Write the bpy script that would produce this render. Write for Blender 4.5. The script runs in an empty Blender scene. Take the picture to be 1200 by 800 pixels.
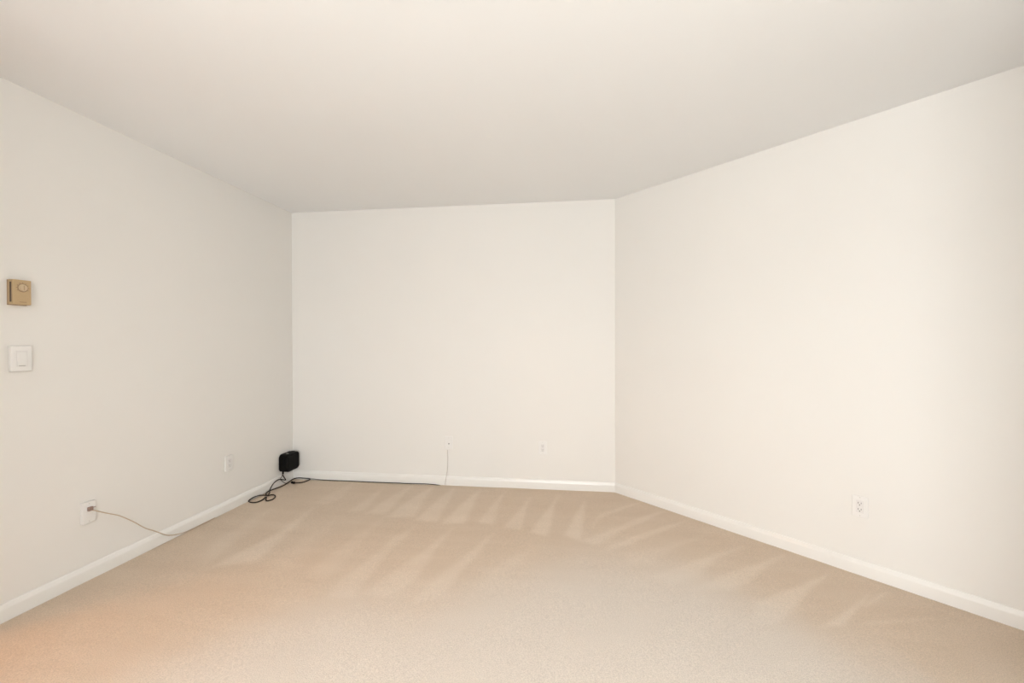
import bpy, bmesh, math
import numpy as np
from mathutils import Vector, Matrix

S = bpy.context.scene
COL = S.collection

# ------------------------------------------------------------------ camera
# room frame: camera stands over the origin, +Y runs along the left wall,
# +X along the back wall, Z up, metres
F, PIT, ROL, YAW, CH, CY = 513.17, .0069, .0018, .1288, 1.2464, 5.03
XL, YB, DG = -2.5208, 3.7338, 4.1181        # left wall x, back wall y, angled wall x+y
XR, YR, H = 2.55, -2.7, 2.44               # side wall x, rear wall y, ceiling
fwd = Vector((-math.sin(YAW), math.cos(YAW), 0))
rgt = Vector((math.cos(YAW), math.sin(YAW), 0))
up = Vector((0, 0, 1))
u2 = up * math.cos(PIT) + fwd * math.sin(PIT)
f2 = fwd * math.cos(PIT) - up * math.sin(PIT)
r3 = rgt * math.cos(ROL) - u2 * math.sin(ROL)
u3 = rgt * math.sin(ROL) + u2 * math.cos(ROL)
cam = bpy.data.cameras.new('camera')
cam.sensor_width = 36
cam.lens = F / 1200 * 36
cam.shift_y = CY / 1200
cam.clip_start = .02
co = bpy.data.objects.new('camera', cam)
COL.objects.link(co)
co.matrix_world = Matrix(((r3.x, u3.x, -f2.x, 0), (r3.y, u3.y, -f2.y, 0), (r3.z, u3.z, -f2.z, CH), (0, 0, 0, 1)))
S.camera = co

# ------------------------------------------------------------------ light and exposure
S.view_settings.view_transform = 'Standard'
S.view_settings.look = 'None'
S.view_settings.gamma = 1
S.view_settings.exposure = 0.0
W = bpy.data.worlds.new('overcast_sky')
S.world = W
W.use_nodes = True
W.node_tree.nodes['Background'].inputs[0].default_value = (.80, .88, 1, 1)
W.node_tree.nodes['Background'].inputs[1].default_value = 1.0
WX0, WX1, WZ0, WZ1 = -.98, .82, .06, 2.05       # added unseen window in the rear wall, lights the room
la = bpy.data.lights.new('added_rear_light', 'AREA')
la.shape = 'RECTANGLE'
la.size = WX1 - WX0 - .1
la.size_y = WZ1 - WZ0 - .1
la.energy = 99
la.color = (.965, 1, 1.035)
lo = bpy.data.objects.new('added_rear_light', la)
COL.objects.link(lo)
lo.location = ((WX0 + WX1) / 2, YR + .03, (WZ0 + WZ1) / 2)
lo.rotation_euler = (math.radians(90), 0, 0)     # shines into the room, +Y

# added unseen lamp in place of bounce flash: light leaving the open top of its bowl
ADDED_LAMP = (-.15, -.85, 1.84)
BOWL = 8
ul = bpy.data.lights.new('added_uplight', 'AREA')
ul.shape = 'DISK'
ul.size = .34
ul.energy = 56
ul.color = (.965, 1, 1.035)
uo = bpy.data.objects.new('added_uplight', ul)
COL.objects.link(uo)
uo.location = (ADDED_LAMP[0], ADDED_LAMP[1], ADDED_LAMP[2] + .005)
uo.rotation_euler = (math.pi, 0, 0)              # shines up

# ------------------------------------------------------------------ pixel rays onto walls
def ray(x, y):
    d = r3 * ((x - 600) / F) + u3 * (-(y - 400 - CY) / F) + f2
    return d


O = Vector((0, 0, CH))


def left(x, y, off=0.):
    d = ray(x, y)
    return O + d * ((XL + off) / d.x)


def back(x, y, off=0.):
    d = ray(x, y)
    return O + d * ((YB - off) / d.y)


def right(x, y, off=0.):
    d = ray(x, y)
    return O + d * ((DG - off * 2 ** .5) / (d.x + d.y))


def flr(x, y, z=0.):
    d = ray(x, y)
    return O + d * ((z - CH) / d.z)


# ------------------------------------------------------------------ materials
def mat(name, col, rough=.5, spec=.5, bump=None, var=None, metal=0.):
    m = bpy.data.materials.new(name)
    m.use_nodes = True
    nt = m.node_tree
    b = nt.nodes['Principled BSDF']
    b.inputs['Base Color'].default_value = (*col, 1)
    b.inputs['Roughness'].default_value = rough
    b.inputs['Specular IOR Level'].default_value = spec
    b.inputs['Metallic'].default_value = metal
    tc = nt.nodes.new('ShaderNodeTexCoord')
    if bump:
        sc, st, dist = bump
        n = nt.nodes.new('ShaderNodeTexNoise')
        n.inputs['Scale'].default_value = sc
        n.inputs['Detail'].default_value = 3
        nt.links.new(tc.outputs['Object'], n.inputs['Vector'])
        bp = nt.nodes.new('ShaderNodeBump')
        bp.inputs['Strength'].default_value = st
        bp.inputs['Distance'].default_value = dist
        nt.links.new(n.outputs['Fac'], bp.inputs['Height'])
        nt.links.new(bp.outputs['Normal'], b.inputs['Normal'])
    sc, amt = var or (6, .03)
    n = nt.nodes.new('ShaderNodeTexNoise')
    n.inputs['Scale'].default_value = sc
    nt.links.new(tc.outputs['Object'], n.inputs['Vector'])
    mx = nt.nodes.new('ShaderNodeMix')
    mx.data_type = 'RGBA'
    mx.inputs[6].default_value = (*[c * (1 - amt) for c in col], 1)
    mx.inputs[7].default_value = (*[min(1, c * (1 + amt)) for c in col], 1)
    nt.links.new(n.outputs['Fac'], mx.inputs[0])
    nt.links.new(mx.outputs[2], b.inputs['Base Color'])
    return m


M = {}
M['wall'] = mat('cream_wall_paint', (.845, .82, .775), .62, .3, (160, .05, .002), (1.5, .008))
M['ceil'] = mat('cream_ceiling_paint', (.93, .93, .92), .85, .2, (120, .06, .002), (1.5, .008))
M['trim'] = mat('white_gloss_trim', (.86, .84, .80), .16, .5, None, (4, .01))
M['plate'] = mat('white_plastic', (.855, .835, .80), .35, .5, None, (30, .01))
M['rocker'] = mat('cool_white_plastic', (.80, .775, .745), .4, .5, None, (30, .01))
M['slot'] = mat('dark_slot', (.10, .085, .075), .7)
M['slotgrey'] = mat('grey_slot', (.30, .27, .25), .7)
M['screw'] = mat('painted_screw', (.70, .67, .63), .35)
M['tan'] = mat('tan_thermostat_plastic', (.50, .36, .20), .42, .5, (400, .05, .001), (60, .04))
M['tandark'] = mat('tan_base_plastic', (.40, .28, .16), .5)
M['dial'] = mat('clear_tan_dial', (.60, .47, .31), .3)
M['dialring'] = mat('brown_dial_ring', (.30, .20, .11), .5)
M['brown'] = mat('dark_brown_window', (.085, .05, .03), .3)
M['black'] = mat('black_device_plastic', (.004, .0036, .003), .5, .12, (300, .06, .001), (30, .1))
M['blackside'] = mat('black_satin_panel', (.006, .005, .004), .45, .08, None, (30, .1))
M['greyglint'] = mat('grey_button', (.22, .21, .19), .3)
M['cord'] = mat('dark_cord', (.030, .020, .013), .6, .15)
M['cordgrey'] = mat('grey_cord', (.14, .11, .09), .5)
M['beigecord'] = mat('beige_phone_cord', (.56, .43, .30), .5)
M['palecord'] = mat('pale_grey_cord', (.56, .51, .46), .5)
M['plug'] = mat('brown_clear_plug', (.34, .24, .20), .35, .5, (250, .3, .002), (140, .35))
M['gold'] = mat('dark_coax_pin', (.07, .055, .045), .4)


def glassy():
    m = bpy.data.materials.new('window_glass')
    m.use_nodes = True
    nt = m.node_tree
    nt.nodes.clear()
    o = nt.nodes.new('ShaderNodeOutputMaterial')
    t = nt.nodes.new('ShaderNodeBsdfTransparent')
    g = nt.nodes.new('ShaderNodeBsdfGlossy')
    g.inputs['Roughness'].default_value = .02
    x = nt.nodes.new('ShaderNodeMixShader')
    x.inputs[0].default_value = .06
    nt.links.new(t.outputs[0], x.inputs[1])
    nt.links.new(g.outputs[0], x.inputs[2])
    nt.links.new(x.outputs[0], o.inputs[0])
    return m


M['glass'] = glassy()


def carpet_mat():
    m = bpy.data.materials.new('beige_cut_pile_carpet')
    m.use_nodes = True
    nt = m.node_tree
    N, L = nt.nodes, nt.links
    b = N['Principled BSDF']
    b.inputs['Roughness'].default_value = .95
    b.inputs['Specular IOR Level'].default_value = .1
    b.inputs['Sheen Weight'].default_value = .15
    b.inputs['Sheen Roughness'].default_value = .5
    b.inputs['Sheen Tint'].default_value = (1, .93, .85, 1)
    tc = N.new('ShaderNodeTexCoord')
    at = N.new('ShaderNodeAttribute')
    at.attribute_name = 'pile_lean_and_light'

    def noise(scale, det=2, rough=.5):
        n = N.new('ShaderNodeTexNoise')
        n.inputs['Scale'].default_value = scale
        n.inputs['Detail'].default_value = det
        n.inputs['Roughness'].default_value = rough
        L.new(tc.outputs['Object'], n.inputs['Vector'])
        return n

    def math_(op, a, b_):
        q = N.new('ShaderNodeMath')
        q.operation = op
        for i, v in enumerate((a, b_)):
            if isinstance(v, (int, float)):
                q.inputs[i].default_value = v
            else:
                L.new(v, q.inputs[i])
        return q.outputs[0]
    nb, nm, nf = noise(7, 4), noise(45, 3), noise(240, 2, .75)
    fac = math_('ADD', at.outputs['Fac'], math_('MULTIPLY', math_('SUBTRACT', nb.outputs['Fac'], .5), .35))
    fac = math_('ADD', fac, math_('MULTIPLY', math_('SUBTRACT', nm.outputs['Fac'], .5), .35))
    # long faint brush streaks across the room
    mp = N.new('ShaderNodeMapping')
    mp.inputs['Scale'].default_value = (.9, 5.5, 1)
    mp.inputs['Rotation'].default_value = (0, 0, -.12)
    L.new(tc.outputs['Object'], mp.inputs['Vector'])
    ns = noise(1.6, 3)
    L.new(mp.outputs[0], ns.inputs['Vector'])
    fac = math_('ADD', fac, math_('MULTIPLY', math_('SUBTRACT', ns.outputs['Fac'], .5), .7))
    mx = N.new('ShaderNodeMix')
    mx.data_type = 'RGBA'
    mx.clamp_factor = True
    mx.inputs[6].default_value = (.655, .52, .39, 1)
    mx.inputs[7].default_value = (.77, .645, .515, 1)
    L.new(fac, mx.inputs[0])
    # light and view angle painted into the near carpet: paler, greyer
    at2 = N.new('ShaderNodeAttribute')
    at2.attribute_name = 'near_light_paint'
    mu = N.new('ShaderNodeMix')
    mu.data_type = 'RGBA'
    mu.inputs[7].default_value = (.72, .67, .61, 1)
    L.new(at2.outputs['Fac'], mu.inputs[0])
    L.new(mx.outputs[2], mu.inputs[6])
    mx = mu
    # tuft speckle
    sp = N.new('ShaderNodeMapRange')
    sp.inputs[1].default_value = .3
    sp.inputs[2].default_value = .7
    sp.inputs[3].default_value = .80
    sp.inputs[4].default_value = 1.14
    L.new(nf.outputs['Fac'], sp.inputs[0])
    mul = N.new('ShaderNodeVectorMath')
    mul.operation = 'SCALE'
    L.new(mx.outputs[2], mul.inputs[0])
    L.new(sp.outputs[0], mul.inputs['Scale'])
    L.new(mul.outputs[0], b.inputs['Base Color'])
    bp = N.new('ShaderNodeBump')
    bp.inputs['Strength'].default_value = .4
    bp.inputs['Distance'].default_value = .006
    L.new(math_('ADD', nf.outputs['Fac'], math_('MULTIPLY', nm.outputs['Fac'], .35)), bp.inputs['Height'])
    L.new(bp.outputs['Normal'], b.inputs['Normal'])
    return m


M['carpet'] = carpet_mat()


# ------------------------------------------------------------------ helpers
def obj(name, bm, m, parent=None, smooth=False):
    me = bpy.data.meshes.new(name)
    bmesh.ops.recalc_face_normals(bm, faces=bm.faces)
    if smooth:
        for f in bm.faces:
            f.smooth = True
    bm.to_mesh(me)
    bm.free()
    me.materials.append(M[m])
    o = bpy.data.objects.new(name, me)
    COL.objects.link(o)
    if parent:
        o.parent = parent
    return o


def tag(o, label=None, cat=None, group=None, kind=None):
    for k, v in (('label', label), ('category', cat), ('group', group), ('kind', kind)):
        if v:
            o[k] = v
    return o


def thing(name, label, cat, mw, group=None):
    o = bpy.data.objects.new(name, None)
    o.empty_display_size = .03
    COL.objects.link(o)
    o.matrix_world = mw
    return tag(o, label, cat, group)


def box(bm, a, b, bev=0., seg=2, M4=None):
    vs = [bm.verts.new((x, y, z)) for x in (a[0], b[0]) for y in (a[1], b[1]) for z in (a[2], b[2])]
    fs = [bm.faces.new([vs[i] for i in q]) for q in
          ((0, 1, 3, 2), (4, 6, 7, 5), (0, 4, 5, 1), (2, 3, 7, 6), (0, 2, 6, 4), (1, 5, 7, 3))]
    if bev:
        es = list({e for f in fs for e in f.edges})
        r = bmesh.ops.bevel(bm, geom=es, offset=bev, segments=seg, affect='EDGES', profile=.5)
        vs = list({v for v in r['verts']} | {v for v in vs if v.is_valid})
    if M4:
        bmesh.ops.transform(bm, matrix=M4, verts=[v for v in vs if v.is_valid])
    return bm


def nb(*a, **k):
    return box(bmesh.new(), *a, **k)


def disc(bm, c, r, d, n=24, bev=0.):
    """short cylinder standing on the local wall plane: axis = local -Y (out of the wall)"""
    m = Matrix.Translation(Vector(c) + Vector((0, -d / 2, 0))) @ Matrix.Rotation(math.pi / 2, 4, 'X')
    r_ = bmesh.ops.create_cone(bm, cap_ends=True, segments=n, radius1=r, radius2=r - bev, depth=d, matrix=m)
    return bm


def tube(pts, r, n=10, sub=6, closed=False):
    """round cord through the points (Catmull-Rom)"""
    P = [Vector(p) for p in pts]
    Q = []
    k = len(P)
    for i in range(k - 1):
        p0, p1, p2, p3 = P[max(i - 1, 0)], P[i], P[i + 1], P[min(i + 2, k - 1)]
        for j in range(sub):
            t = j / sub
            Q.append(.5 * ((2 * p1) + (p2 - p0) * t + (2 * p0 - 5 * p1 + 4 * p2 - p3) * t * t + (3 * p1 - p0 - 3 * p2 + p3) * t ** 3))
    Q.append(P[-1])
    bm = bmesh.new()
    rings = []
    nrm = None
    for i, q in enumerate(Q):
        t = (Q[min(i + 1, len(Q) - 1)] - Q[max(i - 1, 0)]).normalized()
        if nrm is None:
            nrm = t.orthogonal().normalized()
        nrm = (nrm - t * nrm.dot(t)).normalized()
        bn = t.cross(nrm)
        rings.append([bm.verts.new(q + (nrm * math.cos(a) + bn * math.sin(a)) * r)
                      for a in [2 * math.pi * s / n for s in range(n)]])
    for A, B in zip(rings, rings[1:]):
        for s in range(n):
            bm.faces.new((A[s], A[(s + 1) % n], B[(s + 1) % n], B[s]))
    bm.faces.new(rings[0][::-1])
    bm.faces.new(rings[-1])
    return bm


def wallmat(p, side):
    """frame on a wall: local X to the viewer's right along the wall, -Y out of the wall, Z up"""
    ang = {'left': math.pi / 2, 'back': 0, 'right': -math.pi / 4}[side]
    return Matrix.Translation(p) @ Matrix.Rotation(ang, 4, 'Z')


def struct(name, bm, m, label, cat):
    return tag(obj(name, bm, m), label, cat, kind='structure')


# ------------------------------------------------------------------ carpet floor with vacuum marks
# lighter wedges where the pile leans: outlines read from the photograph
# as (origin, scale, points) and laid onto the floor plane
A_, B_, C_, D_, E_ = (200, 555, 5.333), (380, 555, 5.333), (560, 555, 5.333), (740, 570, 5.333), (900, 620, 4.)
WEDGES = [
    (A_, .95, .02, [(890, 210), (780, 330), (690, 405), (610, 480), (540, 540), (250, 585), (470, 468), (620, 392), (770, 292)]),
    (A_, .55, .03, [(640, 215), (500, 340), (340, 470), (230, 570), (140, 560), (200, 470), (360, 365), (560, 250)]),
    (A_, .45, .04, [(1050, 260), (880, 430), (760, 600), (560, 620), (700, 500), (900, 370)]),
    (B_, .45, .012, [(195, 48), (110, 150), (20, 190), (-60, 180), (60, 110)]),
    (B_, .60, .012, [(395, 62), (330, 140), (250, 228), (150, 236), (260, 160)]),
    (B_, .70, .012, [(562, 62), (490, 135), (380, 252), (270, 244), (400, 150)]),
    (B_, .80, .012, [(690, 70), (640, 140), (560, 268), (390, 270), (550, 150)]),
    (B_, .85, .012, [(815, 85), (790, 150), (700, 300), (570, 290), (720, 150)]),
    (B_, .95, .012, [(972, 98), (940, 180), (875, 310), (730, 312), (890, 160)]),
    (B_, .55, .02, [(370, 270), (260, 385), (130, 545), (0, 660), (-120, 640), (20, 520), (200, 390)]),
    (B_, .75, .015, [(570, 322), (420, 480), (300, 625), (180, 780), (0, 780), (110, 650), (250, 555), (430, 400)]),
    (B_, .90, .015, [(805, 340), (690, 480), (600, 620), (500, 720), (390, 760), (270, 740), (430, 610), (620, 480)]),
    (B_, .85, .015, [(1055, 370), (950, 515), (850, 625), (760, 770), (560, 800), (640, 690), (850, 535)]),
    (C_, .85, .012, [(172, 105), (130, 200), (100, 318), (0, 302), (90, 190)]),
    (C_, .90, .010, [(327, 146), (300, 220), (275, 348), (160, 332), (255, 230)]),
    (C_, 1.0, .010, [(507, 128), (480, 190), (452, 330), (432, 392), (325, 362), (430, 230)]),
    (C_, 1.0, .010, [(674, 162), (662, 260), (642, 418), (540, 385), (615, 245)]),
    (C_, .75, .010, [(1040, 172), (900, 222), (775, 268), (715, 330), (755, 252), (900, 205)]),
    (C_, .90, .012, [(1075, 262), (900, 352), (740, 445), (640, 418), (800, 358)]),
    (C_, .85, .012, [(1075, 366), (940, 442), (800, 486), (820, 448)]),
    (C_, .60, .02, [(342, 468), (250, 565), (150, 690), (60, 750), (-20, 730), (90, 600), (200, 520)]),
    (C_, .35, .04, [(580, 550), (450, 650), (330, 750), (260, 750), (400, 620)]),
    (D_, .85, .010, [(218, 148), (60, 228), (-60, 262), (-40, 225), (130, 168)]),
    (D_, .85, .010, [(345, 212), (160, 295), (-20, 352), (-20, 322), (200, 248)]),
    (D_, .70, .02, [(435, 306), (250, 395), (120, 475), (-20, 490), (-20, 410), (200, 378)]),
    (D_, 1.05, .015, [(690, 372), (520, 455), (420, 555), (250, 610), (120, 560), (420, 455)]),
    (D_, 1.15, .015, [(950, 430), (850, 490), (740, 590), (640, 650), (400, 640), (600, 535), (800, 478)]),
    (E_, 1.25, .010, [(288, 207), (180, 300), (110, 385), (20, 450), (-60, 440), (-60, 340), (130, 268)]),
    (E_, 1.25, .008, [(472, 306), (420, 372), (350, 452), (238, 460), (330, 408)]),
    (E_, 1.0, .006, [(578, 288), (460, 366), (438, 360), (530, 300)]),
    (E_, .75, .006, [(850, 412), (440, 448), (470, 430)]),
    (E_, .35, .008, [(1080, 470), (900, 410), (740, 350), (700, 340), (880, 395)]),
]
# darker wedges on top; the last paints doorway shade beside the left baseboard
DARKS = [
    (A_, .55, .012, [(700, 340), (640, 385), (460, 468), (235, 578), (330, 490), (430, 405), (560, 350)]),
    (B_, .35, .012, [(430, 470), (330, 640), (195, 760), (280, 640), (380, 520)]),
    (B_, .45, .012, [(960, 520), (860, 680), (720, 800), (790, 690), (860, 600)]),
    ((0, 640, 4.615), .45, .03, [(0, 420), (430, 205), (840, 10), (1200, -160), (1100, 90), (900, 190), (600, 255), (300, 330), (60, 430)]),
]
# near field: pile brushed towards the viewer, plus brightness from light painted in
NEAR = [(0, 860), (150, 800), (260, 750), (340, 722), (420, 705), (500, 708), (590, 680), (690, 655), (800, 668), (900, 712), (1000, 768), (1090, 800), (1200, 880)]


def sdf(P, poly):
    """signed distance (negative inside) of points P to polygon"""
    d = np.full(len(P), 1e9)
    ins = np.zeros(len(P), bool)
    n = len(poly)
    for i in range(n):
        a, b = poly[i], poly[(i + 1) % n]
        e = b - a
        w = P - a
        t = np.clip((w @ e) / (e @ e + 1e-12), 0, 1)
        d = np.minimum(d, np.hypot(*(w - t[:, None] * e).T))
        c = ((a[1] > P[:, 1]) != (b[1] > P[:, 1]))
        xi = a[0] + (P[:, 1] - a[1]) / (b[1] - a[1] + 1e-12) * e[0]
        ins ^= c & (P[:, 0] < xi)
    return np.where(ins, -d, d)


def build_floor():
    x0, x1, y0, y1, st = XL - .1, XR + .1, YR - .1, YB + .1, .018
    nx, ny = int((x1 - x0) / st) + 1, int((y1 - y0) / st) + 1
    xs, ys = np.linspace(x0, x1, nx), np.linspace(y0, y1, ny)
    X, Y = np.meshgrid(xs, ys)
    P = np.stack([X.ravel(), Y.ravel()], 1)
    idx = np.arange(nx * ny).reshape(ny, nx)
    q = np.stack([idx[:-1, :-1], idx[:-1, 1:], idx[1:, 1:], idx[1:, :-1]], -1).reshape(-1, 4)

    def ground(o, pts):
        return np.array([flr(o[0] + a / o[2], o[1] + b / o[2]).to_tuple()[:2] for a, b in pts])
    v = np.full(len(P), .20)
    # near field base, partly painted light
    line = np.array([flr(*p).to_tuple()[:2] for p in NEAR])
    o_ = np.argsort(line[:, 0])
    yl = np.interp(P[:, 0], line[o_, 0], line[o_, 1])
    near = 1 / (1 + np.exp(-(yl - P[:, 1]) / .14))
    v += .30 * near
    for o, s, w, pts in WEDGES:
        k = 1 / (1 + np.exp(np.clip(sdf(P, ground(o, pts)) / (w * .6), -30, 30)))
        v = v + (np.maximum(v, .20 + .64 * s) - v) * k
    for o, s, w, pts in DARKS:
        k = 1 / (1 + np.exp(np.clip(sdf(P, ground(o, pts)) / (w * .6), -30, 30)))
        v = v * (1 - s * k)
    me = bpy.data.meshes.new('floor')
    # slight unevenness of the pile
    Z = .0012 * np.sin(P[:, 0] * 9.1 + 2 * np.sin(P[:, 1] * 5)) * np.sin(P[:, 1] * 7.3)
    me.from_pydata(np.c_[P, Z - .0012].tolist(), [], q.tolist())
    a = me.attributes.new('pile_lean_and_light', 'FLOAT', 'POINT')
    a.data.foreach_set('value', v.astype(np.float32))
    a = me.attributes.new('near_light_paint', 'FLOAT', 'POINT')
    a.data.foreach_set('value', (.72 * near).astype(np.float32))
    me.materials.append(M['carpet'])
    for p in me.polygons:
        p.use_smooth = True
    o = bpy.data.objects.new('floor', me)
    COL.objects.link(o)
    return tag(o, 'beige cut pile carpet with pale vacuum wedges', 'floor', kind='structure')


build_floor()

# ------------------------------------------------------------------ room shell
T = .12
DY0, DY1, DZ = .62, 1.50, 2.05                    # doorway in the left wall, just outside the frame
LJX, LJY = -1.70, .42                             # added unseen wall corner, shades the left side
bm = nb((XL - T, LJY - T, 0), (XL, DY0, H))
box(bm, (XL, LJY - T, 0), (LJX, LJY, H))
box(bm, (LJX - T, YR - T, 0), (LJX, LJY - T, H))
box(bm, (XL - T, DY1, 0), (XL, YB + T, H))
box(bm, (XL - T, DY0, DZ), (XL, DY1, H))
struct('wall_left', bm, 'wall', 'plain cream painted wall on the left with thermostat and switch', 'wall')
struct('wall_back', nb((XL, YB, 0), (DG - YB + .06, YB + T, H)), 'wall',
       'plain cream painted wall facing the viewer across the carpet', 'wall')
# angled wall
RX, RY = DG - YB, YB
DX, DYY = XR, DG - XR
n2 = T / 2 ** .5
bm = bmesh.new()
q = [(RX, RY), (DX, DYY), (DX + n2, DYY + n2), (RX + n2, RY + n2)]
lo_ = [bm.verts.new((*p, 0)) for p in q]
hi_ = [bm.verts.new((*p, H)) for p in q]
bm.faces.new(lo_[::-1]); bm.faces.new(hi_)
for i in range(4):
    bm.faces.new((lo_[i], lo_[(i + 1) % 4], hi_[(i + 1) % 4], hi_[i]))
struct('wall_right', bm, 'wall', 'plain cream painted wall slanting away on the right', 'wall')
JX, JY = 1.45, 1.08                                # added unseen wall corner, limits light on the right
bm = nb((XR, JY - T, 0), (XR + T, DYY + .08, H))
box(bm, (JX, JY - T, 0), (XR, JY, H))
box(bm, (JX, YR - T, 0), (JX + T, JY - T, H))
struct('wall_side_added', bm, 'wall', 'unseen cream wall corner added on the right to limit the light', 'wall')
bm = nb((LJX, YR - T, 0), (WX0, YR, H))
box(bm, (WX1, YR - T, 0), (JX, YR, H))
box(bm, (WX0, YR - T, 0), (WX1, YR, WZ0))
box(bm, (WX0, YR - T, WZ1), (WX1, YR, H))
struct('wall_rear', bm, 'wall', 'cream painted wall with an added window behind the viewer', 'wall')
struct('ceiling', nb((XL - T, YR - T, H), (XR + T, YB + T, H + .1)), 'ceil', 'smooth cream painted flat ceiling', 'ceiling')

# added window behind the viewer, unseen, there for its light
w = thing('added_window_1', 'added white framed sliding window, unseen behind the viewer', 'window', Matrix.Translation((0, YR - .07, 0)))
w['kind'] = 'structure'
bm = nb((WX0, -.03, WZ0), (WX0 + .05, .03, WZ1))
box(bm, (WX1 - .05, -.03, WZ0), (WX1, .03, WZ1))
box(bm, (WX0, -.03, WZ0), (WX1, .03, WZ0 + .05))
box(bm, (WX0, -.03, WZ1 - .05), (WX1, .03, WZ1))
obj('window_frame', bm, 'trim', w)
xm = (WX0 + WX1) / 2
obj('mullion', nb((xm - .025, -.025, WZ0 + .05), (xm + .025, .025, WZ1 - .05)), 'trim', w)
for a, b in ((WX0 + .05, xm - .025), (xm + .025, WX1 - .05)):
    obj('pane', nb((a, -.003, WZ0 + .05), (b, .003, WZ1 - .05)), 'glass', w)

# hall beyond the doorway with its warm lamp
HX = XL - T - 1.25
HY0, HY1 = -.6, 1.9
bm = nb((HX - .05, HY0 - .05, 0), (HX, HY1 + .05, H))
box(bm, (HX, HY0 - .05, 0), (XL - T, HY0, H))
box(bm, (HX, HY1, 0), (XL - T, HY1 + .05, H))
struct('wall_hall', bm, 'wall', 'cream painted hall wall beyond the doorway on the left', 'wall')
bm = nb((HX, HY0, H), (XL - T, HY1, H + .05))
struct('ceiling_hall', bm, 'ceil', 'flat cream ceiling of the hall beyond the doorway', 'ceiling')
M['wood'] = mat('warm_wood_floor', (.42, .23, .10), .35, .5, None, (3, .15))
struct('floor_hall', nb((HX, HY0, -.03), (XL - .1, HY1, -.004)), 'wood', 'warm wood floor of the hall beyond the doorway', 'floor')
# door casing
bm = nb((XL - T, DY0 - .0, 0), (XL + .0, DY0 + .015, DZ))
box(bm, (XL - T, DY1 - .015, 0), (XL, DY1, DZ))
box(bm, (XL - T, DY0, DZ - .015), (XL, DY1, DZ))
box(bm, (XL, DY0 - .06, 0), (XL + .014, DY0 + .006, DZ + .06))
box(bm, (XL, DY1 - .006, 0), (XL + .014, DY1 + .06, DZ + .06))
box(bm, (XL, DY0, DZ), (XL + .014, DY1, DZ + .06))
struct('trim_1', bm, 'trim', 'white casing around the hall doorway on the left', 'trim')

lamp = thing('ceiling_lamp', 'warm glass bowl lamp on the hall ceiling', 'lamp', Matrix.Translation((XL - .78, .62, H)))
bm = bmesh.new()
bmesh.ops.create_cone(bm, cap_ends=True, segments=24, radius1=.11, radius2=.12, depth=.03, matrix=Matrix.Translation((0, 0, -.015)))
obj('canopy', bm, 'tan', lamp)
M['bulb'] = bpy.data.materials.new('warm_lamp_glass')
M['bulb'].use_nodes = True
b_ = M['bulb'].node_tree.nodes['Principled BSDF']
b_.inputs['Base Color'].default_value = (.9, .8, .6, 1)
b_.inputs['Emission Color'].default_value = (1, .62, .28, 1)
b_.inputs['Emission Strength'].default_value = 2
bm = bmesh.new()
bmesh.ops.create_uvsphere(bm, u_segments=24, v_segments=12, radius=.10, matrix=Matrix.Translation((0, 0, -.035)) @ Matrix.Diagonal((1, 1, .6, 1)))
obj('glass_bowl', bm, 'bulb', lamp, True)
pl = bpy.data.lights.new('hall_lamp_light', 'POINT')
pl.energy = 26
pl.color = (1, .43, .09)
pl.shadow_soft_size = .09
po = bpy.data.objects.new('hall_lamp_light', pl)
COL.objects.link(po)
po.location = (XL - .78, .62, H - .22)


# added pendant lamp, unseen: an opal bowl open at the top that washes the ceiling
PLX, PLY, PLZ = ADDED_LAMP
pend = thing('added_pendant_lamp', 'added opal bowl lamp, unseen above the viewer, to light the ceiling', 'lamp', Matrix.Translation((PLX, PLY, H)))
bm = bmesh.new()
bmesh.ops.create_cone(bm, cap_ends=True, segments=24, radius1=.05, radius2=.065, depth=.03, matrix=Matrix.Translation((0, 0, -.015)))
obj('canopy', bm, 'screw', pend)
obj('rod', tube([(0, 0, -.02), (0, 0, (PLZ - H) / 2), (0, 0, PLZ - H - .09)], .006, 10, 2), 'screw', pend, True)
bm = bmesh.new()
prev = None
for k in range(9):
    a = k / 8 * math.pi / 2
    for rr, sgn in ((.20, 1),):
        ring = [bm.verts.new((max(.001, rr * math.sin(a)) * math.cos(t_), max(.001, rr * math.sin(a)) * math.sin(t_), PLZ - H - .10 * math.cos(a)))
                for t_ in [2 * math.pi * j / 32 for j in range(32)]]
    if prev:
        for j in range(32):
            bm.faces.new((prev[j], prev[(j + 1) % 32], ring[(j + 1) % 32], ring[j]))
    prev = ring
M['opal'] = bpy.data.materials.new('added_lamp_opal')
M['opal'].use_nodes = True
b_ = M['opal'].node_tree.nodes['Principled BSDF']
b_.inputs['Base Color'].default_value = (.9, .9, .88, 1)
b_.inputs['Emission Color'].default_value = (1, .99, .97, 1)
b_.inputs['Emission Strength'].default_value = BOWL
obj('bowl', bm, 'opal', pend, True)

# baseboards: moulded profile, swept along each wall
def baseboard(name, p0, p1, out, label):
    prof = [(0, 0), (.0135, 0), (.0135, .052), (.0128, .058), (.0105, .064), (.0085, .068), (.0075, .0735), (.0055, .078), (.003, .080), (0, .0805)]
    bm = bmesh.new()
    ends = []
    for p, mit in ((p0, p0[2]), (p1, p1[2])):
        d = (Vector(p1[:2]) - Vector(p0[:2])).normalized()
        ends.append([bm.verts.new((p[0] + out[0] * a + d.x * a * mit, p[1] + out[1] * a + d.y * a * mit, z - .001)) for a, z in prof])
    k = len(prof)
    for i in range(k):
        bm.faces.new((ends[0][i], ends[0][(i + 1) % k], ends[1][(i + 1) % k], ends[1][i]))
    bm.faces.new(ends[0][::-1]); bm.faces.new(ends[1])
    o = struct(name, bm, 'trim', label, 'baseboard')
    for i, f in enumerate(o.data.polygons):
        f.use_smooth = len(f.vertices) == 4
    o.data.set_sharp_from_angle(angle=math.radians(40))
    return o


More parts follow.
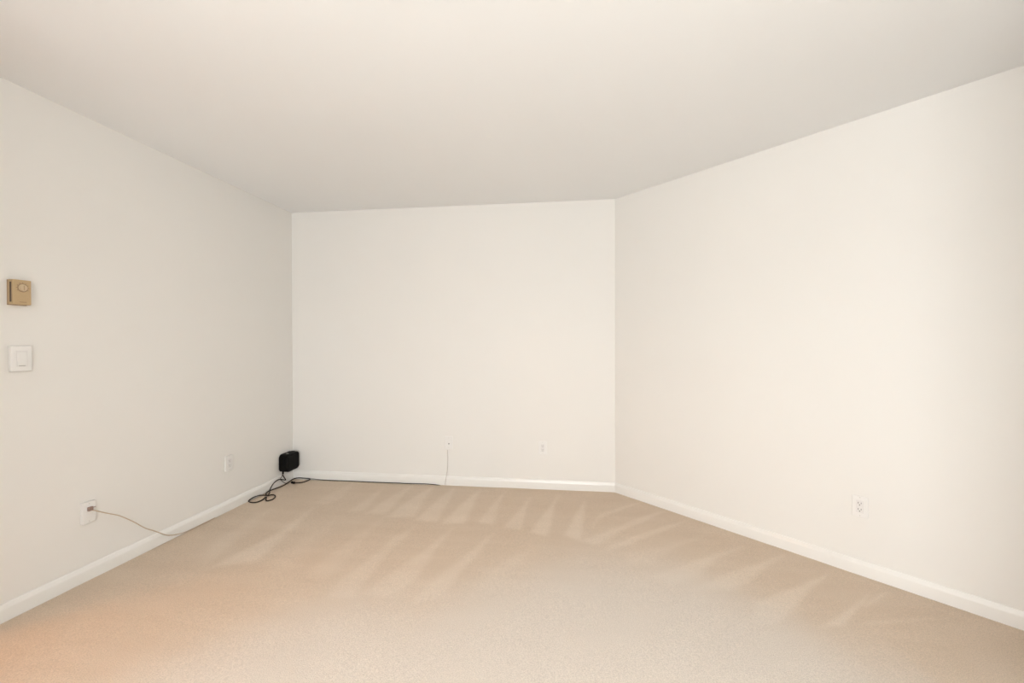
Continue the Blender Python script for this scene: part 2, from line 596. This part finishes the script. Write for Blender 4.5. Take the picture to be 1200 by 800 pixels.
t8 = math.tan(math.radians(22.5))
baseboard('baseboard_left', (XL, DY1 + .06, 0), (XL, YB, -1), (1, 0), 'white moulded baseboard along the left wall')
baseboard('baseboard_back', (XL, YB, 1), (RX, RY, -t8), (0, -1), 'white moulded baseboard along the wall facing the viewer')
baseboard('baseboard_right', (RX, RY, t8), (DX, DYY, 0), (-.70711, -.70711), 'white moulded baseboard along the slanted right wall')


# ------------------------------------------------------------------ wall plates
def onwall(x, y, d):
    """point on the left wall behind a photo point that lies d in front of it"""
    p = left(x, y, d)
    p.x = XL
    return p


def screw(parent, x, z, y):
    s = obj('screw', disc(bmesh.new(), (x, y, z), .0032, .0012, 12, .0006), 'screw', parent)
    return s


def decora_outlet(name, label, side, c, slot='slotgrey', d=.006):
    t = thing(name, label, 'outlet', wallmat(c, side), 'electrical outlets low on the walls')
    obj('faceplate', nb((-.035, -d, -.057), (.035, 0, .057), .0028, 2), 'plate', t)
    e = d - .006
    r = obj('receptacle', nb((-.0165, -.0085 - e, -.0335), (.0165, -.004 - e, .0335), .0012, 2), 'rocker', t)
    for zc in (.0165, -.0165):
        for sx, hh in ((-.0063, .0042), (.0063, .0034)):
            obj('slot', nb((sx - .0012, -.0089 - e, zc + .003 - hh), (sx + .0012, -.008 - e, zc + .003 + hh)), slot, r)
        obj('ground_hole', disc(bmesh.new(), (0, -.0081 - e, zc - .0075), .0027, .0009, 14), slot, r)
    for z in (.0485, -.0485):
        screw(t, 0, z, -.0056 - e)
    return t


cR = (right(996, 576.5) + right(1019.5, 609)) / 2
decora_outlet('wall_outlet', 'white duplex outlet low on the slanted right wall', 'right', right(1008, 593), 'slot')
decora_outlet('wall_outlet', 'pale outlet low on the wall facing the viewer', 'back', back(636, 524.5))
decora_outlet('wall_outlet', 'pale outlet low on the left wall near the black box', 'left', onwall(269, 542.3, .0145), d=.0145)

# light switch: raised plate with a rocker
SD = .0150
t = thing('light_switch', 'white rocker light switch below the tan thermostat', 'switch', wallmat(onwall(25.6, 420, SD), 'left'))
obj('faceplate', nb((-.0405, -SD, -.0585), (.0405, 0, .0585), .003, 2), 'plate', t)
obj('rocker_frame', nb((-.0215, -SD - .0013, -.037), (.0215, -SD + .003, .037), .0006, 1), 'rocker', t)
obj('rocker', nb((-.0175, -.0035, -.031), (.0175, .0035, .031), .0012, 2,
                 M4=Matrix.Translation((0, -SD - .0010, 0)) @ Matrix.Rotation(math.radians(-4.5), 4, 'X')), 'plate', t)
obj('locator_slot', nb((-.012, -SD - .0022, -.0345), (.012, -SD, -.0325)), 'slotgrey', t)

# thermostat: single gang size, 33 mm deep, with a vent slot down the side that faces the viewer
TD = .033
t = thing('thermostat', 'tan wall thermostat with round dial and dark side slot', 'thermostat', wallmat(onwall(26, 342.9, TD), 'left'))
obj('base_plate', nb((-.0345, -.009, -.0575), (.0345, 0, .0575), .0012, 1), 'tandark', t)
obj('cover', nb((-.035, -TD, -.055), (.035, -.0075, .0585), .0025, 2), 'tan', t)
obj('vent_slot', nb((-.0356, -.0265, -.044), (-.0335, -.0170, .047)), 'brown', t)
dd = onwall(26.6, 337.3, TD) - onwall(26, 342.9, TD)
DCX, DCZ = dd.y, dd.z
obj('dial_ring', disc(bmesh.new(), (DCX, -TD + .0002, DCZ), .0200, .0012, 32), 'dialring', t)
kn = obj('dial', disc(bmesh.new(), (DCX, -TD - .0008, DCZ), .0165, .007, 32, .003), 'dial', t)
obj('pointer', nb((DCX - .0011, -TD - .0086, DCZ - .011), (DCX + .0011, -TD - .0072, DCZ + .011)), 'tandark', kn)
for k in range(9):
    a = math.radians(-30 + k * 30)
    m4 = Matrix.Translation((DCX, -TD - .0002, DCZ)) @ Matrix.Rotation(-a, 4, 'Y')
    obj('scale_mark', nb((.0212, -.0004, -.0007), (.0245, .0006, .0007), M4=m4), 'brown', t)
mm_ = onwall(26.8, 354, TD) - onwall(26, 342.9, TD)
obj('maker_mark', nb((mm_.y - .013, -TD - .0005, mm_.z - .0012), (mm_.y + .013, -TD + .001, mm_.z + .0012)), 'dialring', t)

# phone jack with brown plug and cord
t = thing('phone_jack', 'white phone jack plate with a brown plug on the left wall', 'wall jack', wallmat(onwall(104.8, 600.0, .0165), 'left'))
obj('faceplate', nb((-.033, -.0165, -.056), (.033, 0, .056), .003, 2), 'plate', t)
obj('socket', nb((-.015, -.018, .002), (.013, -.015, .028), .0008, 1), 'rocker', t)
for z in (.046, -.046):
    screw(t, 0, z, -.0162)
pj = left(104.8, 596.0, .019)
pc = thing('telephone_line', 'thin beige cord sagging from the left wall jack to the carpet', 'cord', wallmat(pj, 'left'))
pb = obj('plug', nb((-.011, -.012, -.010), (.012, .002, .011), .002, 1), 'plug', pc)
obj('clip', nb((.004, -.0135, .004), (.022, -.011, .0075), .0008, 1), 'plug', pb)
cp = [(108, 597.4, .026), (113, 598.3, .029), (121, 600.2, .03), (130, 602, .032), (138, 603.5, .032), (145, 606, .031), (152, 609, .030),
      (160, 613, .028), (167, 617, .026), (173, 619.6, .025), (180, 621.6, .024), (187, 624, .022), (193, 626.2, .021), (199, 627, .0195)]
pts = [left(a, b, c) for a, b, c in cp]
e = pts[-1]
pts += [Vector((XL + .021, e.y + .06, .016)), Vector((XL + .019, e.y + .13, .005)), Vector((XL + .0175, e.y + .24, .003)), Vector((XL + .0170, e.y + .36, .0025))]
c = obj('cord', tube(pts, .0026, 8, 5), 'beigecord', None, True)
c.parent = pc
c.matrix_parent_inverse = pc.matrix_world.inverted()

# coax plate and thin pale cable on the back wall
t = thing('cable_plate', 'pale cable plate with a dark pin on the wall facing the viewer', 'wall jack', wallmat(back(526, 518.3), 'back'))
obj('faceplate', nb((-.035, -.006, -.057), (.035, 0, .057), .0026, 2), 'wallplate' if 'wallplate' in M else 'plate', t)
cn = obj('connector', disc(bmesh.new(), (.003, -.0055, -.009), .0058, .004, 6), 'screw', t)
obj('pin', disc(bmesh.new(), (.003, -.0092, -.009), .0046, .003, 12), 'gold', cn)
for z in (.0415, -.0415):
    screw(t, 0, z, -.0057)
px = [(524.3, 526.8, .004), (524.6, 532, .006), (524.7, 540, .008), (524.4, 547, .011), (523.7, 554, .015), (522.9, 559, .0165), (522.2, 563, .0165), (521.8, 566.2, .0168), (521.7, 567.6, .018)]
tag(obj('cable', tube([back(*p) for p in px], .0024, 8, 5), 'palecord', None, True),
    'thin pale cable hanging straight from the cable plate to the carpet', 'cable')

# ------------------------------------------------------------------ black box on the left wall in the corner
BY0, BY1, BZ0, BZ1, BT = 3.532, 3.708, .114, .268, .082
bw = Matrix.Translation((XL, (BY0 + BY1) / 2, (BZ0 + BZ1) / 2)) @ Matrix.Rotation(math.pi / 2, 4, 'Z')
t = thing('network_box', 'black rounded plastic box fixed low on the wall in the corner', 'network box', bw)
hx, hz = (BY1 - BY0) / 2, (BZ1 - BZ0) / 2
# body: rounded slab, softer at the far end; local X along the wall, -Y into the room
bm = nb((-hx, -BT, -hz), (hx, -.004, hz))
vert = [e for e in bm.edges if abs(e.verts[0].co.y - e.verts[1].co.y) > .01]
bmesh.ops.bevel(bm, geom=vert, offset=.033, segments=7, affect='EDGES', profile=.5)
bmesh.ops.bevel(bm, geom=[e for e in bm.edges if all(abs(v.co.y + BT) < 1e-5 for v in e.verts)], offset=.007, segments=3, affect='EDGES', profile=.5)
obj('body', bm, 'black', t, True)
bpy.data.objects[t.children[0].name].data.set_sharp_from_angle(angle=math.radians(50))
obj('wall_bracket', nb((-hx + .03, -.006, -hz + .03), (hx - .03, 0, hz - .03), .001, 1), 'blackside', t)
obj('front_panel', nb((-hx + .02, -BT - .002, -hz + .02), (hx - .016, -BT + .003, hz - .02), .0015, 2), 'blackside', t)
obj('top_handle', nb((.002, -.060, hz - .002), (hx - .032, -.026, hz + .004), .002, 2), 'blackside', t)
obj('button', nb((-.046, -.058, hz - .001), (-.030, -.040, hz + .0035), .0012, 2), 'greyglint', t)
for k in range(3):
    z = -.020 - .008 * k
    obj('vent', nb((-hx - .0008, -.058, z - .0012), (-hx + .002, -.022, z + .0012)), 'blackside', t)
st = left(331.6, 553.3, .04)


def wchild(name, bm, m):
    o = obj(name, bm, m, None, True)
    o.parent = t
    o.matrix_parent_inverse = bw.inverted()
    return o


OF = .038
wchild('cord_socket', tube([left(331.8, 552.0, OF), left(331.7, 553.8, OF), left(331.6, 555.2, OF)], .007, 10, 3), 'black')


def onfloor(x, y, z=.0045):
    """photo point of a cord that lies on the carpet, kept clear of the baseboards"""
    p = flr(x, y, z)
    bx, by = XL + .0185, YB - .0185
    if p.x < bx:
        p = left(x, y, .0185)
    if p.y > by:
        p = back(x, y, .0185)
    p.z = max(p.z, z)
    return p


wchild('power_cord', tube([left(331.6, 554.6, OF), left(331.6, 556.6, OF), left(332.7, 558.6, OF), left(334.3, 561.2, OF), left(334.6, 562.2, OF),
                           left(333.2, 562.1, OF), left(330.5, 561.7, OF), left(328.3, 561.4, OF), left(325.2, 562.4, OF), left(322.2, 564.6, OF),
                           left(319.6, 567.6, OF), left(317.3, 571.4, OF), left(316.2, 574.4, .042), flr(315.9, 577.3, .008), flr(314.6, 579.3, .005)], .0042, 8, 5), 'cord')
wchild('data_cord', tube([left(331.3, 554.6, OF), left(331.0, 556.6, OF), left(329.8, 559.0, OF), left(328.6, 561.0, OF), left(329.6, 562.6, OF - .004),
                          left(331.4, 564.2, OF - .01), left(333.4, 565.4, OF - .014), flr(335.6, 566.4, .006)], .0028, 8, 5), 'cordgrey')

fig8 = [(363.4, 560.9), (361.2, 562.9), (356, 564.8), (349.5, 565.7), (344, 565.8)]
path = [(344, 565.6), (349.5, 565.6), (355, 564.8), (360.5, 562.9), (363.4, 560.9), (357.5, 560.2), (350, 559.8), (345, 560.6), (341.5, 562.3), (337.5, 565.5), (332.5, 568.4), (326.5, 571),
        (320, 573.2), (315.2, 575.2), (312.2, 577.4), (312.0, 579.6), (315, 580.2), (318.4, 579.5), (321.4, 579.9), (322.7, 581.6), (320.6, 584.2), (316.6, 585.9),
        (313.1, 586.6), (311.7, 585.3), (312.3, 582.6), (311.2, 582.4), (309, 584.4), (305.6, 586.4), (300.3, 588.3), (294.8, 588.5), (291.5, 587.2),
        (293.2, 585), (298, 582.2), (303.8, 580.4), (308.6, 580.1), (313.6, 580.5), (317.6, 579.7)]
pp = [onfloor(x, y, .0042 + (.004 if i > 30 else 0)) for i, (x, y) in enumerate(path)]
pc2 = thing('floor_cord', 'black cord looped in a figure eight on the carpet below the box', 'cord', Matrix.Translation(flr(312, 582)))
for name, bmx, mm in (('cord', tube(pp, .0044, 8, 5), 'cord'),
                      ('plug', tube([onfloor(345.5, 565.4, .009), onfloor(343.8, 565.3, .010), onfloor(342, 564.8, .010)], .010, 10, 2), 'black')):
    o = obj(name, bmx, mm, None, True)
    o.parent = pc2
    o.matrix_parent_inverse = pc2.matrix_world.inverted()

yy = YB - .0178
pts = []
for x, z in ((364, .009), (369, .008), (376, .0045), (390, .0035), (405, .0045), (420, .0035), (440, .0025), (455, .0035), (462, .005), (468, .0045), (476, .0035), (486, .0065), (498, .0075), (506, .006), (513, .001), (516, -.003)):
    p = back(x, 560, YB - yy)
    pts.append(Vector((p.x, yy - (.004 if 480 < x < 512 else 0), z)))
tag(obj('thin_cable', tube(pts, .0030, 8, 4), 'cord', None, True), 'thin black cable lying along the baseboard facing the viewer', 'cable')
